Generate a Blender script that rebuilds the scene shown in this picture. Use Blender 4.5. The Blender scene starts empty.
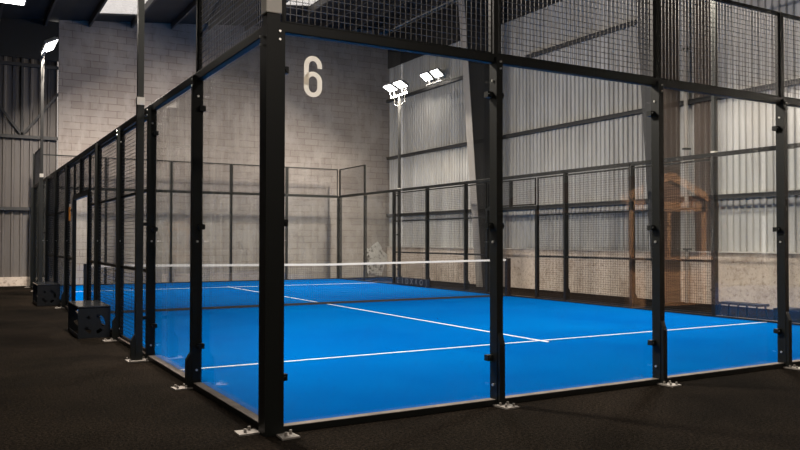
import bpy, bmesh, math, random
from mathutils import Matrix, Vector
random.seed(6)
S = bpy.context.scene
COL = S.collection
PI = math.pi

# ------------------------------------------------------------------ camera
F_PX = 772.42
YAW, PITCH, ROLL = math.radians(29.899), math.radians(1.146), math.radians(0.064)
cd = bpy.data.cameras.new('camera'); cam = bpy.data.objects.new('camera', cd); COL.objects.link(cam)
cd.sensor_width = 36.0; cd.lens = F_PX / 800 * 36.0; cd.clip_start = 0.05; cd.clip_end = 200
Fv = Vector((math.sin(YAW)*math.cos(PITCH), math.cos(YAW)*math.cos(PITCH), math.sin(PITCH)))
Rv = Vector((math.cos(YAW), -math.sin(YAW), 0)); Uv = Rv.cross(Fv)
R2 = Rv*math.cos(ROLL) + Uv*math.sin(ROLL); U2 = -Rv*math.sin(ROLL) + Uv*math.cos(ROLL)
cam.matrix_world = Matrix(((R2.x, U2.x, -Fv.x, -2.0618), (R2.y, U2.y, -Fv.y, -5.4389), (R2.z, U2.z, -Fv.z, 1.4119), (0, 0, 0, 1)))
S.camera = cam

# ------------------------------------------------------------------ light
LAMP_W = 510.0          # each court floodlight
KIOSK_FILL_W = 700.0  # added lamp aimed at the kiosk
SPREAD = 168.0          # beam spread of the floodlights
LAMP_COL = (1.0, 0.89, 0.78)
w = bpy.data.worlds.new('daylight'); S.world = w; w.use_nodes = True
w.node_tree.nodes['Background'].inputs[0].default_value = (1.0, 0.93, 0.88, 1)
w.node_tree.nodes['Background'].inputs[1].default_value = 1.8
S.view_settings.view_transform = 'Standard'; S.view_settings.look = 'None'
S.view_settings.exposure = 0.0; S.view_settings.gamma = 1.0; S.view_settings.use_curve_mapping = False
S.cycles.max_bounces = 10; S.cycles.transparent_max_bounces = 40; S.cycles.sample_clamp_indirect = 4.0
S.cycles.use_denoising = True; S.cycles.caustics_reflective = False; S.cycles.caustics_refractive = False

# ------------------------------------------------------------------ materials
def mat(name, col, rough=0.6, metal=0.0, spec=0.5, emit=None, emit_s=0.0):
    m = bpy.data.materials.new(name); m.use_nodes = True
    b = m.node_tree.nodes['Principled BSDF']
    b.inputs['Base Color'].default_value = (*col, 1); b.inputs['Roughness'].default_value = rough
    b.inputs['Metallic'].default_value = metal; b.inputs['Specular IOR Level'].default_value = spec
    if emit:
        b.inputs['Emission Color'].default_value = (*emit, 1); b.inputs['Emission Strength'].default_value = emit_s
    return m
def nodes(m): return m.node_tree.nodes, m.node_tree.links, m.node_tree.nodes['Principled BSDF']
def coords(m, scale=(1, 1, 1), rot=(0, 0, 0)):
    N, L, _ = nodes(m)
    tc = N.new('ShaderNodeTexCoord'); mp = N.new('ShaderNodeMapping')
    mp.inputs['Scale'].default_value = scale; mp.inputs['Rotation'].default_value = rot
    L.new(tc.outputs['Object'], mp.inputs['Vector']); return mp.outputs['Vector']
def noise(m, vec, scale, detail=4, rough=0.6):
    N, L, _ = nodes(m); n = N.new('ShaderNodeTexNoise')
    n.inputs['Scale'].default_value = scale; n.inputs['Detail'].default_value = detail; n.inputs['Roughness'].default_value = rough
    L.new(vec, n.inputs['Vector']); return n.outputs['Fac']
def ramp(m, fac, stops):
    N, L, _ = nodes(m); r = N.new('ShaderNodeValToRGB'); e = r.color_ramp.elements
    while len(e) < len(stops): e.new(0.5)
    for k, (p, c) in enumerate(stops): e[k].position = p; e[k].color = (*c, 1)
    L.new(fac, r.inputs['Fac']); return r.outputs['Color']
def mix(m, fac, a, b, mode='MIX'):
    N, L, _ = nodes(m); x = N.new('ShaderNodeMix'); x.data_type = 'RGBA'; x.blend_type = mode
    if isinstance(fac, float): x.inputs[0].default_value = fac
    else: L.new(fac, x.inputs[0])
    for i, v in ((6, a), (7, b)):
        if isinstance(v, tuple): x.inputs[i].default_value = (*v, 1)
        else: L.new(v, x.inputs[i])
    return x.outputs[2]
def bump(m, h, dist=0.01, strength=0.5):
    N, L, b = nodes(m); bp = N.new('ShaderNodeBump'); bp.inputs['Distance'].default_value = dist; bp.inputs['Strength'].default_value = strength
    L.new(h, bp.inputs['Height']); L.new(bp.outputs['Normal'], b.inputs['Normal'])
def base(m, c): N, L, b = nodes(m); L.new(c, b.inputs['Base Color'])

M = {}
M['black'] = mat('black_powder_coat', (0.0065, 0.0074, 0.0062), 0.45, 0, 0.25)
M['wire'] = mat('lit_wire', (0.085, 0.078, 0.07), 0.35, 0.2, 0.6)  # paler base carries the front light caught by the upper wires
M['galv'] = mat('galvanised_steel', (0.27, 0.245, 0.22), 0.6, 0.3)
M['bolt'] = mat('zinc_bolt', (0.75, 0.73, 0.70), 0.3, 0.7)
M['white'] = mat('white_plastic', (0.85, 0.81, 0.74), 0.45)
M['line'] = mat('white_line', (0.60, 0.61, 0.61), 0.8)
M['band'] = mat('white_net_tape', (0.72, 0.70, 0.66), 0.7)
M['wiredark'] = mat('black_coated_wire', (0.008, 0.008, 0.008), 0.5, 0, 0.25)
M['net'] = mat('black_netting', (0.02, 0.021, 0.024), 0.7)
M['ledge'] = mat('pale_mortar_ledge', (0.55, 0.52, 0.48), 0.8)
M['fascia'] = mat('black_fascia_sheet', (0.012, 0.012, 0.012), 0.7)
M['orange'] = mat('orange_plastic', (0.75, 0.27, 0.03), 0.5)
M['pole'] = mat('grey_pole', (0.022, 0.022, 0.021), 0.55, 0.1)
M['poledark'] = mat('dark_pole_paint', (0.016, 0.018, 0.016), 0.4)
M['lens'] = mat('lit_floodlight_lens', (0.9, 0.9, 0.9), 0.4, emit=(1.0, 0.97, 0.92), emit_s=14)
M['housing'] = mat('floodlight_housing', (0.35, 0.35, 0.35), 0.4, 0.4)
M['steel'] = mat('grey_structural_steel', (0.34, 0.315, 0.285), 0.5, 0.1)
M['purlin'] = mat('dull_purlin_steel', (0.05, 0.046, 0.043), 0.6)
M['steeldark'] = mat('dark_structural_steel', (0.035, 0.035, 0.035), 0.55)
M['benchtop'] = mat('polished_black_top', (0.02, 0.022, 0.025), 0.12, 0, 0.8)
M['benchbody'] = mat('navy_black_steel', (0.004, 0.0055, 0.008), 0.45, 0, 0.3)
M['numeral'] = mat('cream_vinyl', (0.8, 0.77, 0.72), 0.6)
_N, _L = M['numeral'].node_tree.nodes, M['numeral'].node_tree.links
_t = _N.new('ShaderNodeBsdfTranslucent'); _t.inputs[0].default_value = (0.95, 0.92, 0.87, 1); _m = _N.new('ShaderNodeMixShader'); _m.inputs[0].default_value = 0.6
_L.new(_N['Principled BSDF'].outputs[0], _m.inputs[1]); _L.new(_t.outputs[0], _m.inputs[2]); _L.new(_m.outputs[0], _N['Material Output'].inputs['Surface'])
M['ghost'] = mat('faint_grey_paint', (0.20, 0.19, 0.18), 0.7)  # faint grey letter shapes on the low board
M['glassy'] = mat('smoked_window', (0.012, 0.013, 0.014), 0.15)

m = M['turf'] = mat('blue_turf', (0.0, 0.13, 0.5), 1.0, 0, 0.0)
v = coords(m); c1 = ramp(m, noise(m, v, 0.35, 3), [(0.35, (0.000, 0.078, 0.305)), (0.7, (0.000, 0.104, 0.355))])
c2 = ramp(m, noise(m, v, 90, 3), [(0.3, (0.80, 0.80, 0.80)), (0.75, (1.1, 1.1, 1.1))])
base(m, mix(m, 1.0, c1, c2, 'MULTIPLY')); bump(m, noise(m, v, 160, 2), 0.01, 0.5)

m = M['floor'] = mat('dark_brown_rubber_floor', (0.03, 0.024, 0.02), 1.0, 0, 0.02)
v = coords(m); c1 = ramp(m, noise(m, v, 0.5, 5), [(0.3, (0.0025, 0.0023, 0.0019)), (0.7, (0.0125, 0.0100, 0.0078))])
c2 = ramp(m, noise(m, v, 45, 6, 0.9), [(0.40, (0.2, 0.2, 0.2)), (0.5, (0.9, 0.86, 0.8)), (0.62, (4.2, 3.8, 3.4))])
base(m, mix(m, 1.0, c1, c2, 'MULTIPLY')); bump(m, noise(m, v, 60, 4, 0.7), 0.02, 0.7)

m = M['kerb'] = mat('dusty_kerb_top', (0.20, 0.16, 0.135), 0.8)
v = coords(m); base(m, ramp(m, noise(m, v, 6, 4), [(0.3, (0.10, 0.082, 0.07)), (0.7, (0.21, 0.175, 0.15))]))

m = M['block'] = mat('bare_block_wall', (0.4, 0.36, 0.32), 0.9, 0, 0.2)
N, L, b = nodes(m)
v = coords(m, rot=(-PI/2, 0, 0))
dist = N.new('ShaderNodeTexNoise'); dist.inputs['Scale'].default_value = 2.5; L.new(v, dist.inputs['Vector'])
ad = N.new('ShaderNodeMixRGB'); ad.blend_type = 'ADD'; ad.inputs[0].default_value = 0.025; L.new(v, ad.inputs[1]); L.new(dist.outputs['Color'], ad.inputs[2])
br = N.new('ShaderNodeTexBrick'); L.new(ad.outputs[0], br.inputs['Vector'])
br.inputs['Scale'].default_value = 1; br.inputs['Brick Width'].default_value = 0.55; br.inputs['Row Height'].default_value = 0.225
br.inputs['Mortar Size'].default_value = 0.012; br.inputs['Mortar Smooth'].default_value = 0.35; br.inputs['Bias'].default_value = 0.0
br.inputs['Color1'].default_value = (0.335, 0.30, 0.27, 1); br.inputs['Color2'].default_value = (0.29, 0.255, 0.23, 1); br.inputs['Mortar'].default_value = (0.215, 0.175, 0.155, 1)
vv = coords(m, (1, 1, 0.45))
smear = ramp(m, noise(m, vv, 2.6, 5, 0.65), [(0.47, (0, 0, 0)), (0.60, (0.85, 0.85, 0.85))])
cc = mix(m, smear, br.outputs['Color'], (0.365, 0.33, 0.30))
c3 = ramp(m, noise(m, coords(m), 0.6, 4), [(0.3, (0.85, 0.84, 0.84)), (0.7, (1.08, 1.08, 1.08))])
base(m, mix(m, 1.0, cc, c3, 'MULTIPLY')); bump(m, br.outputs['Fac'], -0.012, 0.5)

def clad(name, ca, cb):
    m = mat(name, ca, 0.5, 0.15, 0.4)
    v = coords(m, (1, 1, 0.03)); n1 = noise(m, v, 2.2, 5, 0.7)
    c1 = ramp(m, n1, [(0.3, ca), (0.7, cb)])
    c2 = ramp(m, noise(m, coords(m, (1, 1, 0.25)), 1.3, 5, 0.7), [(0.25, (0.80, 0.77, 0.74)), (0.6, (1.05, 1.05, 1.05))])
    base(m, mix(m, 1.0, c1, c2, 'MULTIPLY')); return m
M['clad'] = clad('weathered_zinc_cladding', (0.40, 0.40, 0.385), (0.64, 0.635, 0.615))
M['clad_dark'] = clad('dark_brown_cladding', (0.11, 0.10, 0.093), (0.165, 0.152, 0.142))  # darker, browner colours than the right wall's cladding
M['cladbrown'] = clad('brown_cladding', (0.085, 0.066, 0.055), (0.16, 0.13, 0.11))  # brown set for the narrow sheet and one column web
m = M['masonry'] = mat('rough_rendered_masonry', (0.4, 0.33, 0.27), 0.9, 0, 0.2)
v = coords(m); c1 = ramp(m, noise(m, v, 1.1, 6, 0.7), [(0.28, (0.36, 0.28, 0.22)), (0.48, (0.64, 0.55, 0.47)), (0.75, (0.72, 0.64, 0.57))])
c2 = ramp(m, noise(m, v, 11, 5, 0.75), [(0.33, (0.55, 0.5, 0.47)), (0.5, (1.0, 1.0, 1.0))])
base(m, mix(m, 1.0, c1, c2, 'MULTIPLY')); bump(m, noise(m, v, 9, 6, 0.7), 0.03, 0.6)
m = M['plaster'] = mat('crumpled_white_plaster', (0.5, 0.47, 0.44), 0.9)
v = coords(m); base(m, ramp(m, noise(m, v, 5, 5, 0.7), [(0.40, (0.10, 0.09, 0.08)), (0.48, (0.62, 0.60, 0.57)), (0.7, (0.75, 0.73, 0.70))])); bump(m, noise(m, v, 9, 7, 0.85), 0.08, 1)
m = M['roof'] = mat('dark_roof_sheet', (0.03, 0.03, 0.031), 0.7)
v = coords(m); base(m, ramp(m, noise(m, v, 0.6, 4), [(0.3, (0.008, 0.0085, 0.009)), (0.7, (0.020, 0.020, 0.020))]))
m = M['wood'] = mat('orange_timber', (0.5, 0.24, 0.10), 0.6)
v = coords(m, (1, 1, 14)); base(m, ramp(m, noise(m, v, 2.5, 5, 0.6), [(0.3, (0.34, 0.15, 0.06)), (0.7, (0.62, 0.32, 0.14))]))
m = M['wooddark'] = mat('brown_timber_board', (0.2, 0.1, 0.05), 0.7)
v = coords(m, (8, 8, 1)); base(m, ramp(m, noise(m, v, 2.5, 5, 0.6), [(0.3, (0.14, 0.065, 0.035)), (0.7, (0.26, 0.13, 0.07))]))

def glass(name, tint, dust=0.003):
    m = bpy.data.materials.new(name); m.use_nodes = True; N = m.node_tree.nodes; L = m.node_tree.links; N.clear()
    out = N.new('ShaderNodeOutputMaterial'); tr = N.new('ShaderNodeBsdfTransparent'); tr.inputs[0].default_value = (*tint, 1)
    gl = N.new('ShaderNodeBsdfGlossy'); gl.inputs['Roughness'].default_value = 0.0; gl.inputs[0].default_value = (1, 1, 1, 1)
    df = N.new('ShaderNodeBsdfDiffuse'); df.inputs[0].default_value = (0.6, 0.58, 0.55, 1)
    geo = N.new('ShaderNodeNewGeometry'); dot = N.new('ShaderNodeVectorMath'); dot.operation = 'DOT_PRODUCT'
    L.new(geo.outputs['Incoming'], dot.inputs[0]); L.new(geo.outputs['Normal'], dot.inputs[1])
    def mt(op, a, b=None):
        x = N.new('ShaderNodeMath'); x.operation = op
        for i, q in enumerate((a, b)):
            if q is None: continue
            if isinstance(q, (int, float)): x.inputs[i].default_value = q
            else: L.new(q, x.inputs[i])
        return x.outputs[0]
    f = mt('ADD', mt('MULTIPLY', mt('POWER', mt('SUBTRACT', 1.0, mt('ABSOLUTE', dot.outputs['Value'])), 5.0), 0.957), 0.043)
    tc = N.new('ShaderNodeTexCoord'); nz = N.new('ShaderNodeTexNoise'); nz.inputs['Scale'].default_value = 3.0; nz.inputs['Detail'].default_value = 6
    L.new(tc.outputs['Object'], nz.inputs['Vector'])
    d = mt('MULTIPLY', mt('POWER', nz.outputs['Fac'], 3.0), dust * 8)
    m1 = N.new('ShaderNodeMixShader'); L.new(d, m1.inputs[0]); L.new(tr.outputs[0], m1.inputs[1]); L.new(df.outputs[0], m1.inputs[2])
    m2 = N.new('ShaderNodeMixShader'); L.new(f, m2.inputs[0]); L.new(m1.outputs[0], m2.inputs[1]); L.new(gl.outputs[0], m2.inputs[2])
    L.new(m2.outputs[0], out.inputs['Surface']); return m
M['glass'] = glass('tempered_glass', (0.975, 0.985, 0.98))
M['sky'] = glass('frosted_rooflight', (0.85, 0.85, 0.85), 0.02)

# ------------------------------------------------------------------ helpers
def box(bm, x0, x1, y0, y1, z0, z1):
    vs = [bm.verts.new(p) for p in ((x0,y0,z0),(x1,y0,z0),(x1,y1,z0),(x0,y1,z0),(x0,y0,z1),(x1,y0,z1),(x1,y1,z1),(x0,y1,z1))]
    for f in ((3,2,1,0),(4,5,6,7),(0,1,5,4),(1,2,6,5),(2,3,7,6),(3,0,4,7)): bm.faces.new([vs[i] for i in f])
def bar(bm, a, b, w, h=None):
    """square bar from a to b"""
    a, b = Vector(a), Vector(b); h = h or w; d = (b-a).normalized()
    up = Vector((0,0,1)) if abs(d.z) < 0.95 else Vector((0,1,0))
    s = d.cross(up).normalized(); u = s.cross(d).normalized()
    vs = [bm.verts.new(p + s*i*w/2 + u*j*h/2) for p in (a, b) for i, j in ((-1,-1),(1,-1),(1,1),(-1,1))]
    for f in ((0,1,2,3),(7,6,5,4),(0,4,5,1),(1,5,6,2),(2,6,7,3),(3,7,4,0)): bm.faces.new([vs[i] for i in f])
def tube(bm, pts, r, n=8):
    pts = [Vector(p) for p in pts]; rings = []
    for k, p in enumerate(pts):
        d = (pts[min(k+1, len(pts)-1)] - pts[max(k-1, 0)]).normalized()
        up = Vector((0,0,1)) if abs(d.z) < 0.9 else Vector((0,1,0))
        s = d.cross(up).normalized(); u = s.cross(d)
        rings.append([bm.verts.new(p + (s*math.cos(2*PI*i/n) + u*math.sin(2*PI*i/n))*r) for i in range(n)])
    for a, b in zip(rings, rings[1:]):
        for i in range(n): bm.faces.new((a[i], a[(i+1)%n], b[(i+1)%n], b[i]))
    bm.faces.new(rings[0][::-1]); bm.faces.new(rings[-1])
def prism(bm, pts, ax, t0, t1):
    """polygon pts extruded along axis ax"""
    def P(p, t):
        return {'x': (t, p[0], p[1]), 'y': (p[0], t, p[1]), 'z': (p[0], p[1], t)}[ax]
    a = [bm.verts.new(P(p, t0)) for p in pts]; b = [bm.verts.new(P(p, t1)) for p in pts]
    bm.faces.new(a); bm.faces.new(b[::-1]); n = len(pts)
    for i in range(n): bm.faces.new((a[i], b[i], b[(i+1)%n], a[(i+1)%n]))
def mesh(name, bm, mats, bevel=0):
    bmesh.ops.recalc_face_normals(bm, faces=bm.faces)
    me = bpy.data.meshes.new(name); bm.to_mesh(me); bm.free()
    for x in (mats if isinstance(mats, (list, tuple)) else [mats]): me.materials.append(M[x])
    return me
def add(name, me, parent=None, loc=(0,0,0), rz=0, bevel=0, **props):
    o = bpy.data.objects.new(name, me); COL.objects.link(o); o.location = loc; o.rotation_euler = (0,0,rz)
    if parent: o.parent = parent
    if bevel:
        b = o.modifiers.new('bevel', 'BEVEL'); b.width = bevel; b.segments = 2; b.limit_method = 'ANGLE'
    for k, v in props.items(): o[k] = v
    return o
def bx(name, mt, dims, parent=None, bevel=0, **props):
    bm = bmesh.new(); box(bm, *dims); return add(name, mesh(name, bm, mt), parent, bevel=bevel, **props)
def thing(name, label, cat, loc=(0,0,0), rz=0, group=None):
    o = add(name, None, None, loc, rz, label=label, category=cat)
    if group: o['group'] = group
    return o
def struct(name, bm, mt): return add(name, mesh(name, bm, mt), kind='structure')
ORD = ['first','second','third','fourth','fifth','sixth','seventh','eighth','ninth','tenth','eleventh','twelfth']

# ------------------------------------------------------------------ hall shell
XW, XE, YS, YN = -16.0, 12.6, -20.0, 21.0
RZ = lambda x: 8.35 + 0.11*(x-0.5)
bm = bmesh.new(); box(bm, XW, XE+0.3, YS, YN+0.4, -0.3, 0); struct('floor', bm, 'floor')

bm = bmesh.new(); prism(bm, [(0.7, 0), (XE+0.3, 0), (XE+0.3, RZ(XE+0.3)+0.03), (0.7, RZ(0.7)+0.03)], 'y', YN, YN+0.15); struct('wall_back', bm, 'block')
def corrugate(x0, x1, axis, at, z0, z1, out, period=0.25, depth=0.04):
    """ribbed sheet running along axis, outer skin 'out' further"""
    bm = bmesh.new(); prof = []; t = x0
    while t < x1:
        for dt, d in ((0, 0), (0.14, 0), (0.165, -1), (0.215, -1), (0.24, 0)):
            if t+dt*period/0.25 < x1: prof.append((t+dt*period/0.25, d*depth*out))
        t += period
    prof.append((x1, 0))
    lo, hi, lo2, hi2 = [], [], [], []
    for t, d in prof:
        for lst, z, q in ((lo, z0, d), (hi, z1, d), (lo2, z0, 0.03*out), (hi2, z1, 0.03*out)):
            lst.append(bm.verts.new((t, at+q, z) if axis == 'x' else (at+q, t, z)))
    n = len(prof)
    for i in range(n-1):
        bm.faces.new((lo[i], lo[i+1], hi[i+1], hi[i])); bm.faces.new((lo2[i], hi2[i], hi2[i+1], lo2[i+1]))
        bm.faces.new((lo[i], lo2[i], lo2[i+1], lo[i+1])); bm.faces.new((hi[i], hi[i+1], hi2[i+1], hi2[i]))
    bm.faces.new((lo[0], hi[0], hi2[0], lo2[0])); bm.faces.new((lo[-1], lo2[-1], hi2[-1], hi[-1]))
    return bm
struct('wall_back_cladding', corrugate(XW, 0.7, 'x', YN+0.2, 0.27, 8.3, 1), 'clad_dark')
struct('wall_right', corrugate(YS, YN, 'y', XE+0.06, 1.15, 9.66, 1, 0.16, 0.035), 'clad')
bm = bmesh.new(); box(bm, XE-0.06, XE+0.2, YS, YN, 0, 1.15); struct('wall_right_masonry', bm, 'masonry')
bm = bmesh.new(); box(bm, XE-0.10, XE+0.02, YS, YN, 1.15, 1.175); struct('trim_40', bm, 'ledge')
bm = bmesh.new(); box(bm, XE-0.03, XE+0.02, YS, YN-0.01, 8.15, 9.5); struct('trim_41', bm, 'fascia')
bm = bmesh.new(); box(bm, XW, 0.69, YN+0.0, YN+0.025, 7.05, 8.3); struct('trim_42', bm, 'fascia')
bm = bmesh.new(); box(bm, XW, 0.7, YN+0.02, YN+0.25, 0, 0.27); struct('baseboard_back', bm, 'masonry')
struct('wall_left', corrugate(YS, YN, 'y', XW, 0, 8.0, -1), 'clad')
struct('wall_front', corrugate(XW, XE, 'x', YS, 0, 9.8, -1), 'clad')
# roof sheets in bays between the purlins, open where the rooflights are
bm = bmesh.new(); SK = {(1.6, 2.9): (13.0, 20.2), (6.8, 8.1): (11.5, 18.3)}
x = 0.3 - 1.3*13
while x < XE + 0.3:
    x1 = x + 1.3; key = next((k for k in SK if abs(k[0]-x) < 0.01), None)
    spans = [(YS, YN+0.4)] if key is None else [(YS, SK[key][0]), (SK[key][1], YN+0.4)]
    for a, b_ in spans: prism(bm, [(x, RZ(x)), (x1, RZ(x1)), (x1, RZ(x1)+0.06), (x, RZ(x)+0.06)], 'y', a, b_)
    x = x1
struct('ceiling', bm, 'roof')
for i, ((a, b_), (y0, y1)) in enumerate(SK.items()):
    bm = bmesh.new(); prism(bm, [(a, RZ(a)+0.02), (b_, RZ(b_)+0.02), (b_, RZ(b_)+0.04), (a, RZ(a)+0.04)], 'y', y0, y1)
    struct('window_%d' % (i+1), bm, 'sky')
k = 1
def trim(bm, mt):
    global k
    struct('trim_%d' % k, bm, mt); k += 1
x = 0.3 - 1.3*12
while x < XE - 0.2:
    bm = bmesh.new(); box(bm, x-0.03, x+0.03, YS, YN-0.01, min(RZ(x-.03), RZ(x+.03))-0.2, min(RZ(x-.03), RZ(x+.03))-0.005); trim(bm, 'purlin'); x += 1.3
for z in (2.38, 4.61, 6.85):        # wall rails on the side and end walls
    bm = bmesh.new(); box(bm, XE-0.07, XE+0.0, YS if z < 6 else 7.9, YN-0.02 if z < 6 else 12.5, z-0.05, z+0.05); box(bm, XE-0.10, XE-0.07, YS if z < 6 else 7.9, YN-0.02 if z < 6 else 12.5, z+0.03, z+0.05); trim(bm, 'steeldark')
    bm = bmesh.new(); box(bm, XW+0.1, 0.69, YN+0.03, YN+0.12, z-0.05, z+0.05); trim(bm, 'steeldark')
bm = bmesh.new(); box(bm, XE-0.11, XE-0.0, 13.9, YN-0.02, 6.80, 6.90); trim(bm, 'steeldark')
for s in (-1, 1):
    bm = bmesh.new(); bar(bm, (-0.32, YN+0.07, 4.66), (-0.32+s*1.6, YN+0.07, 6.8), 0.07); trim(bm, 'steeldark')
bm = bmesh.new(); bar(bm, (-0.32, YN+0.07, 4.66), (-0.32, YN+0.07, 8.2), 0.07); trim(bm, 'steeldark')
for y in (13.8, 6.85, -0.1, -7.05, -14.0):   # deep rafters over the columns
    bm = bmesh.new(); prism(bm, [(XW+0.1, RZ(XW)-0.55), (XE-0.2, RZ(XE)-0.75), (XE-0.2, RZ(XE)-0.23), (XW+0.1, RZ(XW)-0.21)], 'y', y-0.08, y+0.08); trim(bm, 'steeldark')

# tapered portal columns on the side wall
for i, y in enumerate((13.8, 6.85)):
    t = thing('steel_column', ['tapered grey steel column on the clad wall behind the far end of the court',
              'tapered steel column on the clad wall behind the second back glass post'][i], 'column', (XE-0.11, y, 0))
    bm = bmesh.new(); prism(bm, [(0, 0), (0, 8.9), (-1.36, 8.9), (-0.68, 0)], 'y', -0.012, 0.012); add('web', mesh('web', bm, 'steeldark' if i == 0 else 'cladbrown'), t)
    bm = bmesh.new(); prism(bm, [(-0.68, 0), (-0.70, 0), (-1.38, 8.9), (-1.36, 8.9)], 'y', -0.16, 0.16); add('flange', mesh('flange', bm, 'steel' if i == 0 else 'steeldark'), t)
t = thing('drain_pipe', 'pale vertical pipe beside the column on the clad wall', 'pipe', (XE-0.16, 6.62, 0))
bm = bmesh.new(); tube(bm, [(0, 0, 0), (0, 0, 8.9)], 0.05, 10); add('pipe', mesh('pipe', bm, 'steel'), t)
for z in (1.2, 3.5, 5.8, 8.0): bx('pipe_clip', 'steeldark', (-0.06, 0.10, -0.06, 0.06, z, z+0.04), t)
o = add('cladding_sheet', mesh('cladding_sheet', corrugate(5.9, 6.5, 'y', XE-0.02, 1.16, 9.3, 1, 0.125, 0.03), 'cladbrown'), label='narrow brown ribbed metal sheet fixed on the clad wall beside the pale pipe', category='metal sheet')
# plaster patch low on the block wall
bm = bmesh.new(); vs = []
for i in range(18):
    a = 2*PI*i/18; r = 1 + 0.16*math.sin(5*a+1) + 0.1*math.sin(9*a)
    vs.append((12.02 + 0.50*r*math.cos(a), 0.66 + 0.62*r*math.sin(a)))
prism(bm, vs, 'y', YN-0.05, YN-0.002)
add('plaster_patch', mesh('plaster_patch', bm, 'plaster'), label='rough crumpled white plaster patch low on the block wall near its right corner', category='plaster patch')

# ------------------------------------------------------------------ court ground
t = thing('court_turf', 'bright blue artificial turf of the padel court with white lines', 'court floor', (0, 0, 0))
bx('turf', 'turf', (0.0, 10.0, 0.0, 20.0, 0.0, 0.02), t)
bx('service_line', 'line', (0.02, 9.98, 2.90, 2.945, 0.02, 0.024), t)
bx('service_line', 'line', (0.02, 9.98, 16.97, 17.03, 0.02, 0.024), t)
bx('centre_line', 'line', (4.978, 5.022, 2.76, 17.2, 0.0202, 0.0245), t)
e = 0.085
for d, c_, nm in (((-e, 10+e, -e, -0.002), (-e+.004, 10+e-.004, -e+.004, -0.006), 'under the near glass wall'), ((-e, 10+e, 20.002, 20+e), (-e+.004, 10+e-.004, 20.006, 20+e-.004), 'under the far end glass wall'),
              ((-e, -0.002, 0, 20), (-e+.004, -0.006, 0, 20), 'along the left side fence'), ((10.002, 10+e, 0, 20), (10.006, 10+e-.004, 0, 20), 'along the right side fence')):
    t = thing('court_kerb', 'low black kerb with a dusty top ' + nm, 'kerb')
    bx('kerb_beam', 'black', (*d, 0, 0.046), t); bx('kerb_top', 'kerb', (*c_, 0.046, 0.050), t)

# ------------------------------------------------------------------ fence pieces; local: wall along x, outward -y
WALLS = {'back': (0, lambda s: (s, 0, 0)), 'left': (-PI/2, lambda s: (0, s, 0)), 'far': (PI, lambda s: (s, 20, 0)), 'right': (PI/2, lambda s: (10, s, 0))}
WN = {'back': 'near glass wall', 'left': 'left side fence', 'far': 'far end glass wall', 'right': 'right side fence'}
WFROM = {'back': 'rightward from the corner post', 'left': 'away from the near corner post', 'far': 'from its left corner', 'right': 'from the near end'}
def shared(key, fn, mt, store={}):
    if key not in store:
        bm = bmesh.new(); fn(bm); store[key] = mesh(key.split('|')[0], bm, mt)
    return store[key]
def f_post(bm):
    box(bm, -0.033, 0.033, -0.10, 0.0, 0, 3.0)
def f_gusset(bm):
    prism(bm, [(-0.10, 0), (-0.145, 0), (-0.145, 0.27), (-0.10, 0.34)], 'x', -0.028, 0.028)
def f_gusset_tall(bm):
    prism(bm, [(-0.10, 0), (-0.135, 0), (-0.135, 0.53), (-0.10, 0.62)], 'x', -0.028, 0.028)
def f_plate(bm):
    prism(bm, [(-0.07, -0.09), (0.07, -0.09), (0.08, -0.26), (-0.06, -0.27)], 'z', 0, 0.012)
    for x, y in ((-0.035, -0.23), (0.045, -0.23), (0.045, -0.15), (-0.035, -0.15)):
        tube(bm, [(x, y, 0.01), (x, y, 0.035)], 0.011, 6)
def f_upper(bm): box(bm, -0.022, 0.022, -0.06, -0.015, 3.0, 4.0)
def clip_fn(s, z):
    def f(bm):
        box(bm, s*0.03 if s > 0 else -0.085, 0.085 if s > 0 else -0.03, -0.045, 0.012, z-0.025, z+0.025)
        tube(bm, [(s*0.066, -0.045, z), (s*0.066, -0.06, z)], 0.015, 8)
    return f
def bolt_fn(s, z, y=-0.05):
    def f(bm): tube(bm, [(s*0.033, y, z), (s*0.045, y, z)], 0.011, 8)
    return f
def fbolt_fn(z):
    def f(bm): tube(bm, [(0.008, -0.10, z), (0.008, -0.112, z)], 0.009, 8)
    return f
def post(wall, s, tall, near, glassy, label):
    rz, at = WALLS[wall]
    t = thing('fence_post', label, 'fence post', at(s), rz, 'black posts of the ' + WN[wall])
    add('post_tube', shared('post_tube', f_post, 'black'), t)
    if wall in ('left', 'right') and s in (4, 16): skip = True
    else: skip = False
    if not skip: add('gusset', shared('gusset|t', f_gusset_tall, 'black') if wall == 'back' else shared('gusset|s', f_gusset, 'black'), t)
    if not skip: add('base_plate', shared('base_plate', f_plate, 'galv'), t, label='pale galvanised foot plate')
    if tall: add('mesh_post', shared('mesh_post', f_upper, 'black'), t)
    if near:
        for s_ in (-1, 1):
            if glassy:
                for z in (0.40, 1.54, 2.68): add('glass_clip', shared('glass_clip|%s%s' % (s_, z), clip_fn(s_, z), 'black'), t)
            for z in (0.17, 1.40, 2.80): add('bolt', shared('bolt|%s%s' % (s_, z), bolt_fn(s_, z), 'bolt'), t)
        for z in (2.90, 2.96): add('bolt', shared('bolt|f%s' % z, fbolt_fn(z), 'bolt'), t)
    else:
        add('bolt', shared('bolt|m', bolt_fn(1, 1.40), 'bolt'), t)
    return t
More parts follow.
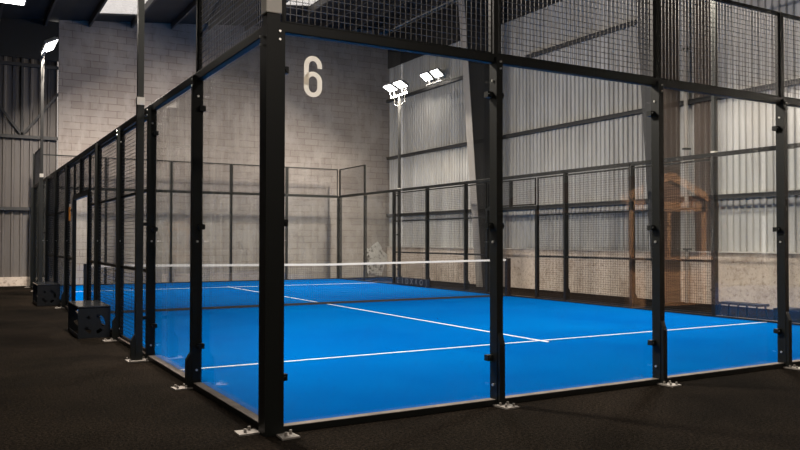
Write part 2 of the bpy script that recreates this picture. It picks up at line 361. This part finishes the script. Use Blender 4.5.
def corner(x, y, sx, sy, label, near=False):
    t = thing('corner_post', label, 'fence post', (x, y, 0), 0)
    a = 0.13
    bm = bmesh.new(); box(bm, *sorted((-sx*0.018, sx*(a-0.004))), *sorted((-sy*0.008, sy*a)), 0, 2.985); add('post_tube', mesh('post_tube', bm, 'black'), t)
    bm = bmesh.new(); box(bm, *sorted((sx*.045, sx*.085)), *sorted((sy*.045, sy*.085)), 2.985, 4.0); add('mesh_post', mesh('mesh_post', bm, 'black'), t)
    for q in (0, 1):
        bm = bmesh.new()
        if q == 0: prism(bm, [(-0.04, sy*0.12), (0.08, sy*0.12), (0.09, sy*0.27), (-0.05, sy*0.28)], 'z', 0, 0.012); c = [(0.0, sy*.22), (.055, sy*.17)]
        else: prism(bm, [(sx*0.12, -0.02), (sx*0.12, 0.10), (sx*0.27, 0.12), (sx*0.28, -0.02)], 'z', 0, 0.012); c = [(sx*.22, .02), (sx*.17, .08)]
        for u, v_ in c: tube(bm, [(u, v_, .01), (u, v_, .04)], .012, 6)
        add('base_plate', mesh('base_plate', bm, 'galv'), t, label='pale galvanised foot plate')
    if near:
        bm = bmesh.new(); box(bm, -0.115, -0.015, -0.115, -0.015, 2.985, 3.07); add('top_bracket', mesh('top_bracket', bm, 'black'), t)
        bm = bmesh.new(); box(bm, -0.128, -0.005, -0.128, -0.005, 3.07, 3.33); add('cover_box', mesh('cover_box', bm, 'white'), t, bevel=0.008, label='white square cover box')
        for z in (2.88, 2.94):
            bm = bmesh.new(); tube(bm, [(-0.025, -0.13, z), (-0.025, -0.142, z)], .009, 8); add('bolt', mesh('bolt', bm, 'bolt'), t)
            bm = bmesh.new(); tube(bm, [(-0.13, -0.025, z-.03), (-0.142, -0.025, z-.03)], .009, 8); add('bolt', mesh('bolt', bm, 'bolt'), t)
        for z in (0.40, 1.54, 2.68):
            bm = bmesh.new(); box(bm, 0.01, 0.075, -0.060, -0.014, z-.025, z+.025); tube(bm, [(0.056, -0.060, z), (0.056, -0.075, z)], .012, 8); add('glass_clip', mesh('glass_clip', bm, 'black'), t)
            bm = bmesh.new(); box(bm, -0.045, -0.014, -0.005, 0.035, z-.025, z+.025); add('glass_clip', mesh('glass_clip', bm, 'black'), t)
    return t
corner(0, 0, -1, -1, 'thick black corner post nearest the viewer, topped by a white box', True)
corner(10, 0, 1, -1, 'black corner post at the right end of the near glass wall')
corner(0, 20, -1, 1, 'black corner post at the far end of the left side fence')
corner(10, 20, 1, 1, 'black corner post at the far right corner of the court')
for i, s in enumerate((2, 4, 6, 8)):
    post('back', s, True, True, True, 'black post of the near glass wall, %s to the right of the corner post' % ORD[i])
for i, s in enumerate((2, 4, 6, 8, 12, 14, 16, 18)):
    post('left', s, s in (2, 18), s < 8, s in (2, 4), 'black upright post of the left side fence, %s beyond the near corner post' % ORD[i])
for i, s in enumerate((2, 4, 6, 8)):
    post('far', s, True, False, True, 'black post of the far end glass wall, %s from its left corner' % ORD[i])
for i, s in enumerate((2, 4, 6, 8, 12, 14, 16, 18)):
    post('right', s, s in (2, 18), False, s in (2, 18), 'black upright post of the right side fence, %s counted from the near end' % ORD[i])

def wires(bm, x0, x1, z0, z1, y=-0.03, step=0.05, r=0.0021):
    n = int(round((x1-x0)/step)); 
    for i in range(1, n):
        x = x0 + (x1-x0)*i/n; box(bm, x-r, x+r, y-r, y+r, z0, z1)
    n = int(round((z1-z0)/step))
    for i in range(1, n):
        z = z0 + (z1-z0)*i/n; box(bm, x0, x1, y-3*r, y-r, z-r, z+r)
def pane_fn(hw):
    return lambda bm: box(bm, -hw, hw, -0.013, -0.001, 0.03, 2.955)
def glass_panel(wall, s, label):
    rz, at = WALLS[wall]
    o = add('glass_panel', shared('glass_panel', pane_fn(0.964), 'glass'), None, at(s), rz, label=label, category='glass panel', group='glass panels of the ' + WN[wall])
    return o
panes = []
for i in range(5):
    panes.append(glass_panel('back', 1+2*i, 'clear glass panel bearing a white 6, beside the corner post' if i == 0 else 'clear glass panel of the near glass wall, %s to the right of the corner post' % ORD[i]))
for i, s in enumerate((1, 3)): glass_panel('left', s, 'clear glass panel of the left side, %s beyond the near corner post' % ORD[i])
for i, s in enumerate((17, 19)): glass_panel('left', s, 'clear glass panel at the far end of the left side, %s past the mesh' % ORD[i])
for i in range(5): glass_panel('far', 1+2*i, 'clear glass panel of the far end wall, %s from its left corner' % ORD[i])
for i, s in enumerate((1, 3)): glass_panel('right', s, 'clear glass panel of the right side, %s from the near end' % ORD[i])
for i, s in enumerate((17, 19)): glass_panel('right', s, 'clear glass panel at the far end of the right side, %s past the mesh' % ORD[i])

def mesh_panel(wall, s0, s1, z0, z1, label, rails=()):
    rz, at = WALLS[wall]; h = (s1-s0)/2 - 0.036
    t = thing('mesh_panel', label, 'wire mesh panel', at((s0+s1)/2), rz, 'wire mesh panels of the ' + WN[wall])
    key = '%.2f_%.2f_%.2f' % (h, z0, z1)
    def fr(bm):
        w_ = 0.035
        box(bm, -h, h, -0.05, -0.015, z0, z0+(0.012 if z0 > 3 else w_)); box(bm, -h, h, -0.05, -0.015, z1-w_, z1)
        box(bm, -h, -h+0.02, -0.05, -0.015, z0, z1); box(bm, h-0.02, h, -0.05, -0.015, z0, z1)
    add('frame', shared('frame|'+key, fr, 'black'), t)
    add('wire_mesh', shared('wire_mesh|'+key, lambda bm: wires(bm, -h+.01, h-.01, z0+0.02, z1-0.02), 'wire' if z0 > 3 else 'wiredark'), t)
    for z in rails: add('mid_rail', shared('mid_rail|%s%.2f' % (key, z), lambda bm: box(bm, -h, h, -0.045, -0.018, z-0.018, z+0.018), 'black'), t)
    return t
for i in range(5): mesh_panel('back', 2*i, 2*i+2, 3.035, 4.0, 'wire mesh panel above the near glass wall, %s to the right of the corner post' % ORD[i])
for i in range(5): mesh_panel('far', 2*i, 2*i+2, 3.035, 4.0, 'wire mesh panel above the far glass wall, %s from its left corner' % ORD[i])
for wall in ('left', 'right'):
    nm = 'left side fence' if wall == 'left' else 'right side fence'
    mesh_panel(wall, 0, 2, 3.035, 4.0, 'raised wire mesh panel at the near end of the %s' % nm)
    mesh_panel(wall, 18, 20, 3.035, 4.0, 'raised wire mesh panel at the far end of the %s' % nm)
    for i, (a, b_) in enumerate(((4, 6), (6, 8), (8, 9), (11, 12), (12, 14), (14, 16))):
        mesh_panel(wall, a, b_, 0.05, 2.93, ('narrow tall wire mesh panel of the %s just %s the gateway' % (nm, 'before' if i == 2 else 'past') if i in (2, 3) else 'tall wide wire mesh panel of the %s, %s from the near end' % (nm, {0: 'first', 1: 'second', 4: 'third', 5: 'fourth'}[i])), (1.04, 2.02))
    for i, (a, b_) in enumerate(((9, 10), (10, 11))):
        mesh_panel(wall, a, b_, 2.27, 2.93, 'short wire mesh panel over the gateway of the %s, %s half' % (nm, ('near', 'far')[i]))
    rz, at = WALLS[wall]
    t = thing('gate_frame', 'black door frame of the gateway in the ' + nm, 'gate frame', at(10), rz)
    for s_ in (-1, 1): bx('jamb', 'black', (s_*1.0-0.04, s_*1.0+0.04, -0.07, 0.0, 0.051, 2.20), t)
    bx('lintel', 'black', (-1.04, 1.04, -0.07, 0.0, 2.20, 2.26), t)
    bx('upper_post', 'black', (-0.03, 0.03, -0.07, 0.0, 2.26, 2.93), t)
# top rails
def rail(dims, label):
    o = bx('top_rail', 'black', dims, bevel=0.007, label=label, category='rail'); return o
rail((-0.0, 10.0, -0.065, -0.0, 2.955, 3.035), 'black top rail along the near glass wall')
rail((-0.065, 0.0, 0.0, 20.0, 2.955, 3.035), 'black top rail along the left side fence')
rail((0.0, 10.0, 20.0, 20.065, 2.955, 3.035), 'black top rail along the far end glass wall')
rail((10.0, 10.065, 0.0, 20.0, 2.955, 3.035), 'black top rail along the right side fence')

# the painted 6 on the first pane: drawn as a swept stroke
def digit6():
    bm = bmesh.new()
    W, H, T = 0.150, 0.315, 0.040
    cx = 0.0; r = W/2 - T/2
    outer, inner = [], []
    path = []
    # bowl (closed loop, stadium)
    def stad(cz0, cz1, rr, rz, n=14):
        pts = [(rr*math.cos(PI*i/n), cz1 + rz*math.sin(PI*i/n)) for i in range(n+1)]
        pts += [(rr*math.cos(PI+PI*i/n), cz0 + rz*math.sin(PI+PI*i/n)) for i in range(n+1)]
        return pts
    o_ = stad(0.075, 0.120, W/2, 0.075); i_ = stad(0.075, 0.120, W/2-T, 0.040)
    def ringwall(A, B):
        n = len(A)
        for y0 in (0.0, -0.0015):
            pass
        va = [[bm.verts.new((p[0], y, p[1])) for p in A] for y in (0, -0.0015)]
        vb = [[bm.verts.new((p[0], y, p[1])) for p in B] for y in (0, -0.0015)]
        for i in range(n):
            j = (i+1) % n
            bm.faces.new((va[1][i], va[1][j], vb[1][j], vb[1][i])); bm.faces.new((va[0][i], vb[0][i], vb[0][j], va[0][j]))
            bm.faces.new((va[0][i], va[0][j], va[1][j], va[1][i])); bm.faces.new((vb[0][i], vb[1][i], vb[1][j], vb[0][j]))
    ringwall(o_, i_)
    # stem and top hook
    n = 16; A = [(-W/2, 0.09)]; B = [(-W/2+T, 0.09)]
    for i in range(n+1):
        a = PI - (PI*1.0)*i/n
        A.append((W/2*math.cos(a), H-0.080 + 0.080*math.sin(a))); B.append(((W/2-T)*math.cos(a), H-0.080 + 0.042*math.sin(a)))
    A.append((W/2, 0.222)); B.append((W/2-T, 0.222))
    for i in range(len(A)-1):
        q = [A[i], A[i+1], B[i+1], B[i]]
        f = [bm.verts.new((p[0], -0.0016, p[1])) for p in q]; g = [bm.verts.new((p[0], -0.0001, p[1])) for p in q]
        bm.faces.new(f); bm.faces.new(g[::-1])
        for u in range(4): bm.faces.new((f[u], g[u], g[(u+1)%4], f[(u+1)%4]))
    return bm
add('number_decal', mesh('number_decal', digit6(), 'numeral'), panes[0], loc=(0.29-1.0, -0.0132, 2.505), label='cream white number 6')

# ------------------------------------------------------------------ net
t = thing('court_net', 'black padel net with a white top tape stretched across the blue court', 'net', (5, 10, 0.02))
bm = bmesh.new(); r = 0.0016; n = 200
def ztop(x): return 0.86 + 0.05*abs(x/4.9)
for i in range(n+1):
    x = -4.85 + 9.7*i/n; box(bm, x-r, x+r, -r, r, 0.05, ztop(x))
for j in range(19):
    z = 0.05 + 0.8*j/19; box(bm, -4.85, 4.85, -r, r, z-r, z+r)
add('netting', mesh('netting', bm, 'net'), t)
bm = bmesh.new()
for s_ in (-1, 1): prism(bm, [(0, 0.84), (0, 0.885), (s_*4.87, 0.93), (s_*4.87, 0.885)], 'y', -0.008, 0.008)
add('top_tape', mesh('top_tape', bm, 'band'), t)
bx('bottom_tape', 'net', (-4.85, 4.85, -0.006, 0.006, 0.004, 0.05), t)
bm = bmesh.new(); tube(bm, [(-4.95, 0, 0.93), (-4.87, 0, 0.91)], 0.006, 6); tube(bm, [(4.95, 0, 0.93), (4.87, 0, 0.91)], 0.006, 6); add('cable', mesh('cable', bm, 'black'), t)
for s_, lb in ((-1, 'left'), (1, 'right')):
    p = thing('net_post', 'dark square net post at the %s end of the net' % lb, 'net post', (5+s_*4.93, 10, 0.02))
    bx('post', 'benchbody', (-0.055, 0.055, -0.05, 0.05, 0.0, 0.95), p)
    bm = bmesh.new(); tube(bm, [(-s_*0.05, 0, 0.86), (-s_*0.09, 0, 0.90), (-s_*0.075, 0, 0.95), (-s_*0.03, 0, 0.955)], 0.010, 6); add('tension_hook', mesh('tension_hook', bm, 'black'), p)

# ------------------------------------------------------------------ floodlight poles
def floodlight(parent, loc, aim, tilt, W, power):
    """housing with a lit face; aim = heading of the beam, tilt = how far below level"""
    fl = add('floodlight', mesh('floodlight', (lambda b: (box(b, -W/2, W/2, -0.17, 0.17, 0.0, 0.06), [box(b, -W/2+0.03+i*0.05, -W/2+0.035+i*0.05, -0.14, 0.14, 0.06, 0.10) for i in range(int((W-0.06)/0.05)+1)], b)[2])(bmesh.new()), 'housing'), parent, loc)
    fl.rotation_euler = (PI/2 - tilt, 0, aim)     # local -Z is the beam; tilt below level
    bm = bmesh.new(); box(bm, -W/2+0.02, W/2-0.02, -0.15, 0.15, -0.006, 0.0); add('lens', mesh('lens', bm, 'lens'), fl)
    ld = bpy.data.lights.new('lamp', 'AREA'); ld.shape = 'RECTANGLE'; ld.size = W-0.06; ld.size_y = 0.28; ld.energy = power; ld.color = LAMP_COL; ld.spread = math.radians(SPREAD)
    lo = bpy.data.objects.new('lamp', ld); COL.objects.link(lo); lo.parent = fl; lo.location = (0, 0, -0.012)
    return fl
def light_pole(x, y, side, label, H=6.1, power=LAMP_W, dark=True, drop=True):
    """side = +1 : court lies towards +x"""
    t = thing('floodlight_pole', label, 'floodlight pole', (x, y, 0), 0, 'floodlight poles round the court')
    bm = bmesh.new(); box(bm, -0.04, 0.04, -0.04, 0.04, 0, 3.0); add('lower_mast', mesh('lower_mast', bm, 'poledark'), t)
    bm = bmesh.new(); box(bm, -0.045, 0.045, -0.045, 0.045, 3.0, 3.09); add('sleeve_band', mesh('sleeve_band', bm, 'white'), t, label='cream coloured sleeve band')
    bm = bmesh.new(); box(bm, -0.034, 0.034, -0.034, 0.034, 3.09, H); add('upper_mast', mesh('upper_mast', bm, 'poledark' if dark else 'pole'), t)
    bm = bmesh.new(); prism(bm, [(0.04*-side, 0), (-side*0.09, 0), (-side*0.09, 0.24), (-side*0.04, 0.32)], 'y', -0.03, 0.03); add('gusset', mesh('gusset', bm, 'poledark'), t)
    bm = bmesh.new(); box(bm, -0.13, 0.10, -0.11, 0.11, 0, 0.012)
    for u in (-0.11, 0.08):
        for v_ in (-0.09, 0.09): tube(bm, [(u, v_, 0.01), (u, v_, 0.035)], 0.01, 6)
    add('base_plate', mesh('base_plate', bm, 'galv'), t, label='pale galvanised foot plate')
    for z in (0.5, 1.6, 2.85): bx('wall_bracket', 'black', (*sorted((side*0.04, side*0.10)), -0.02, 0.02, z-0.02, z+0.02), t)
    bm = bmesh.new(); bar(bm, (0, -0.55, H-0.03), (0, 0.55, H-0.03), 0.05); add('cross_arm', mesh('cross_arm', bm, 'housing'), t)
    for s_ in (-1, 1):
        bm = bmesh.new(); bar(bm, (side*0.03, s_*0.38-0.12, H), (side*0.10, s_*0.38-0.12, H+0.22), 0.02); bar(bm, (side*0.03, s_*0.38+0.12, H), (side*0.10, s_*0.38+0.12, H+0.22), 0.02)
        add('yoke', mesh('yoke', bm, 'housing'), t)
        floodlight(t, (side*0.16, s_*0.33, H+0.24), PI/2 if side < 0 else -PI/2, math.radians(62), 0.50, power)
        if not drop: continue
        bm = bmesh.new(); pts = [(0, s_*0.30, H+0.15)] + [(0, s_*(0.30+0.05*math.sin(a)) , H-0.12-0.18*math.sin(a)) for a in (0.4, 0.9, 1.57, 2.2)] + [(0, s_*0.12, H-0.35), (0, s_*0.05, H-0.6)]
        tube(bm, pts, 0.012, 6); add('cable', mesh('cable', bm, 'pole'), t)
    return t
light_pole(-0.195, 3.95, 1, 'floodlight pole on the left side nearest the viewer, rising out of the picture', 6.1)
light_pole(-0.20, 16.0, 1, 'floodlight pole at the far end of the left side with its lamps in view', 6.1, dark=False)
light_pole(10.24, 4.15, -1, 'floodlight pole on the right side, near end, beside the brown sheet', 6.3, drop=False)
light_pole(10.24, 16.0, -1, 'floodlight pole on the far right side with its two lit lamps in view', 6.1, dark=False)

# twin floodlights on the clad wall's upper rail
t = thing('wall_floodlight', 'pair of lit floodlights mounted on the upper rail of the clad wall', 'wall lamp', (XE-0.11, 17.3, 6.90))
bm = bmesh.new(); bar(bm, (-0.1, -0.5, 0.03), (-0.1, 0.5, 0.03), 0.05); bar(bm, (-0.13, 0, 0.02), (0.0, 0, 0.02), 0.05); add('cross_arm', mesh('cross_arm', bm, 'housing'), t)
for s_ in (-1, 1):
    bm = bmesh.new(); bar(bm, (-0.1, s_*0.3, 0.03), (-0.18, s_*0.3, 0.26), 0.03); add('yoke', mesh('yoke', bm, 'housing'), t)
    floodlight(t, (-0.22, s_*0.33, 0.28), PI/2, math.radians(52), 0.50, 40)

# hanging hall lamps; those behind the viewer are added for fill
def pendant(x, y, z, label, power):
    t = thing('ceiling_lamp', label, 'ceiling lamp', (x, y, z), 0, 'lamps hung under the hall roof')
    bm = bmesh.new(); tube(bm, [(0, 0, 0.14), (0, 0, RZ(x)-z-0.0)], 0.012, 6); add('rod', mesh('rod', bm, 'housing'), t)
    bx('housing', 'housing', (-0.3, 0.3, -0.2, 0.2, 0.0, 0.14), t)
    bx('lens', 'lens', (-0.27, 0.27, -0.17, 0.17, -0.006, 0.0), t)
    ld = bpy.data.lights.new('lamp', 'AREA'); ld.shape = 'RECTANGLE'; ld.size = 0.5; ld.size_y = 0.3; ld.energy = power; ld.color = LAMP_COL
    lo = bpy.data.objects.new('lamp', ld); COL.objects.link(lo); lo.parent = t; lo.location = (0, 0, -0.012)
pendant(-1.17, 12.0, 6.26, 'lit lamp hanging under the dark roof at the top left of the picture', 60)
t = thing('wall_floodlight', 'added floodlight on the clad wall, out of view, brightening the timber kiosk', 'wall lamp', (XE-0.11, -1.6, 4.61))
bm = bmesh.new(); bar(bm, (0.0, 0, 0), (-0.3, 0, 0.0), 0.05); add('bracket', mesh('bracket', bm, 'housing'), t)
floodlight(t, (-0.35, 0, 0.05), PI, math.radians(42), 0.50, KIOSK_FILL_W)  # added out of view so the kiosk shows up in the glass

# ------------------------------------------------------------------ benches beside the left gateway
def court_bench(y0, label):
    L_, Wd, H = 1.15, 0.44, 0.46
    t = thing('court_bench', label, 'bench', (-0.312, y0 + L_/2, 0))
    bx('seat_top', 'benchtop', (-Wd/2, Wd/2, -L_/2, L_/2, H-0.02, H), t, bevel=0.003)
    for s_ in (-1, 1):
        # end panel with ring-shaped slots cut out
        bm = bmesh.new(); N_ = 72; cx, cz, ri, ro = 0.0, 0.20, 0.098, 0.148
        def solid(a):  # bridges of metal between the arc slots
            return not ((-15 < a < 75) or (200 < a < 250) or (118 < a < 140) or (285 < a < 320))
        ys = (s_*(L_/2-0.006), s_*(L_/2-0.018))
        def quad(a, b_, c_, d_):
            f = [bm.verts.new((p[0], ys[0], p[1])) for p in (a, b_, c_, d_)]; g = [bm.verts.new((p[0], ys[1], p[1])) for p in (a, b_, c_, d_)]
            bm.faces.new(f); bm.faces.new(g[::-1])
            for u in range(4): bm.faces.new((f[u], g[u], g[(u+1)%4], f[(u+1)%4]))
        def edge(a):   # ray from centre to panel border
            ca, sa = math.cos(a), math.sin(a); k_ = 9
            if ca > 1e-6: k_ = min(k_, (Wd/2)/ca)
            if ca < -1e-6: k_ = min(k_, (-Wd/2)/ca)
            if sa > 1e-6: k_ = min(k_, (H-0.02-cz)/sa)
            if sa < -1e-6: k_ = min(k_, -cz/sa)
            return (k_*ca, cz+k_*sa)
        angs = sorted(set([2*PI*i/N_ for i in range(N_)] + [math.atan2(zz-cz, xx) % (2*PI) for xx in (-Wd/2, Wd/2) for zz in (0, H-0.02)])) + [2*PI]
        for a, b_ in zip(angs, angs[1:]):
            c = lambda rr, q: (rr*math.cos(q), cz+rr*math.sin(q))
            quad(c(ro, a), c(ro, b_), edge(b_), edge(a)); quad(c(0.0005, a), c(0.0005, b_), c(ri, b_), c(ri, a))
            deg = math.degrees((a+b_)/2)
            if solid(deg) and solid(deg-360): quad(c(ri, a), c(ri, b_), c(ro, b_), c(ro, a))
        add('end_panel', mesh('end_panel', bm, 'benchbody'), t)
    bx('stretcher', 'benchbody', (-0.012, 0.012, -L_/2+0.02, L_/2-0.02, 0.36, 0.41), t)
    bx('foot_rail', 'benchbody', (-Wd/2+0.005, -Wd/2+0.02, -L_/2+0.02, L_/2-0.02, 0.0, 0.05), t)
court_bench(6.45, 'black metal bench box with cut-out end panel outside the left fence, nearer one')
court_bench(12.78, 'black metal bench box outside the left fence, beyond the gateway, farther one')
t = thing('low_bench', 'low black bench with thin splayed legs beyond the right side glass', 'bench', (10.62, 3.85, 0))
bx('seat', 'benchbody', (-0.16, 0.16, -0.44, 0.44, 0.22, 0.26), t)
for x in (-0.12, 0.12):
    for y in (-0.38, 0.0, 0.38):
        bm = bmesh.new(); bar(bm, (x, y, 0.22), (x*1.2, y*1.08, 0.0), 0.025); add('leg', mesh('leg', bm, 'benchbody'), t)
o = bx('dark_crate', 'benchbody', (10.35, 10.75, 2.75, 3.05, 0.0, 0.24), label='small dark crate on the floor right of the low bench', category='crate', bevel=0.01)

# orange tag by the gateway, lettered board at the foot of the right fence
t = thing('orange_sign', 'small orange sign hanging on the mesh just past the left gateway', 'sign', (-0.05, 11.42, 1.78))
bx('sign_plate', 'orange', (-0.035, -0.015, -0.08, 0.08, 0.02, 0.30), t, bevel=0.004)
bx('hook', 'bolt', (-0.03, 0.0, -0.01, 0.01, 0.30, 0.36), t)
t = thing('lettered_board', 'low dark board with faint grey letters at the foot of the right fence', 'sign board', (9.97, 14.75, 0.02))
bx('board', 'benchbody', (-0.01, 0.01, -1.02, 1.02, 0.03, 0.25), t)
for i, ch in enumerate('EIDXKOJ'):
    cu = bpy.data.curves.new('letter', 'FONT'); cu.body = ch; cu.size = 0.24; cu.extrude = 0.001; cu.align_x = 'CENTER'
    tmp = bpy.data.objects.new('letter', cu); me = bpy.data.meshes.new_from_object(tmp); bpy.data.objects.remove(tmp)
    me.materials.clear(); me.materials.append(M['ghost'])
    o = add('letter', me, t); o.rotation_euler = (PI/2, 0, -PI/2); o.location = (-0.0115, 0.85 - i*0.28, 0.06)

# ------------------------------------------------------------------ timber kiosk behind the viewer's right shoulder (seen reflected in the glass)
t = thing('timber_kiosk', 'orange timber kiosk with a gabled front, mirrored in the glass', 'kiosk', (11.3, -8.2, 0))
for x in (-1.15, 1.10):
    for y in (-2.0, 2.0): bx('corner_post', 'wood', (x-0.07, x+0.07, y-0.07, y+0.07, 0, 2.25), t)
bx('front_beam', 'wood', (-1.3, 1.2, 1.95, 2.07, 2.05, 2.25), t)
bx('side_beam', 'wood', (-1.22, -1.08, -2.0, 2.0, 2.05, 2.25), t)
bm = bmesh.new(); prism(bm, [(-1.3, 2.25), (0.0, 2.75), (1.2, 2.25)], 'y', 1.96, 2.02); add('gable_board', mesh('gable_board', bm, 'wooddark'), t)
bm = bmesh.new(); bar(bm, (-1.5, 2.1, 2.25), (0, 2.1, 2.82), 0.05, 0.16); bar(bm, (0, 2.1, 2.82), (1.25, 2.1, 2.35), 0.05, 0.16); add('barge_board', mesh('barge_board', bm, 'wood'), t)
bm = bmesh.new()
prism(bm, [(-1.5, 2.25), (0.0, 2.83), (0.0, 2.88), (-1.5, 2.30)], 'y', -2.2, 2.12); prism(bm, [(1.25, 2.34), (0.0, 2.83), (0.0, 2.88), (1.25, 2.39)], 'y', -2.2, 2.12)
add('roof', mesh('roof', bm, 'wooddark'), t)
bx('front_panel', 'wood', (-1.1, 1.05, 1.95, 2.0, 0.0, 1.0), t); bx('counter', 'wood', (-1.2, 1.1, 1.85, 2.3, 1.0, 1.06), t)
bx('side_panel', 'wooddark', (-1.18, -1.13, -1.95, 1.95, 0.0, 1.0), t)
for k_, (a, b_) in enumerate(((-1.9, -0.5), (-0.3, 0.8))): bx('side_window', 'glassy', (-1.17, -1.14, a, b_, 1.0, 2.05), t)
bx('centre_post', 'wood', (-0.05, 0.05, 1.95, 2.05, 1.06, 2.05), t)

pendant(-5.0, -6.5, 6.2, 'added fill lamp hanging unseen behind the viewer, left', 260)  # added fill lamps, out of view, brightening the near posts and box
pendant(2.5, -7.5, 6.2, 'added fill lamp hanging unseen behind the viewer, right', 260)
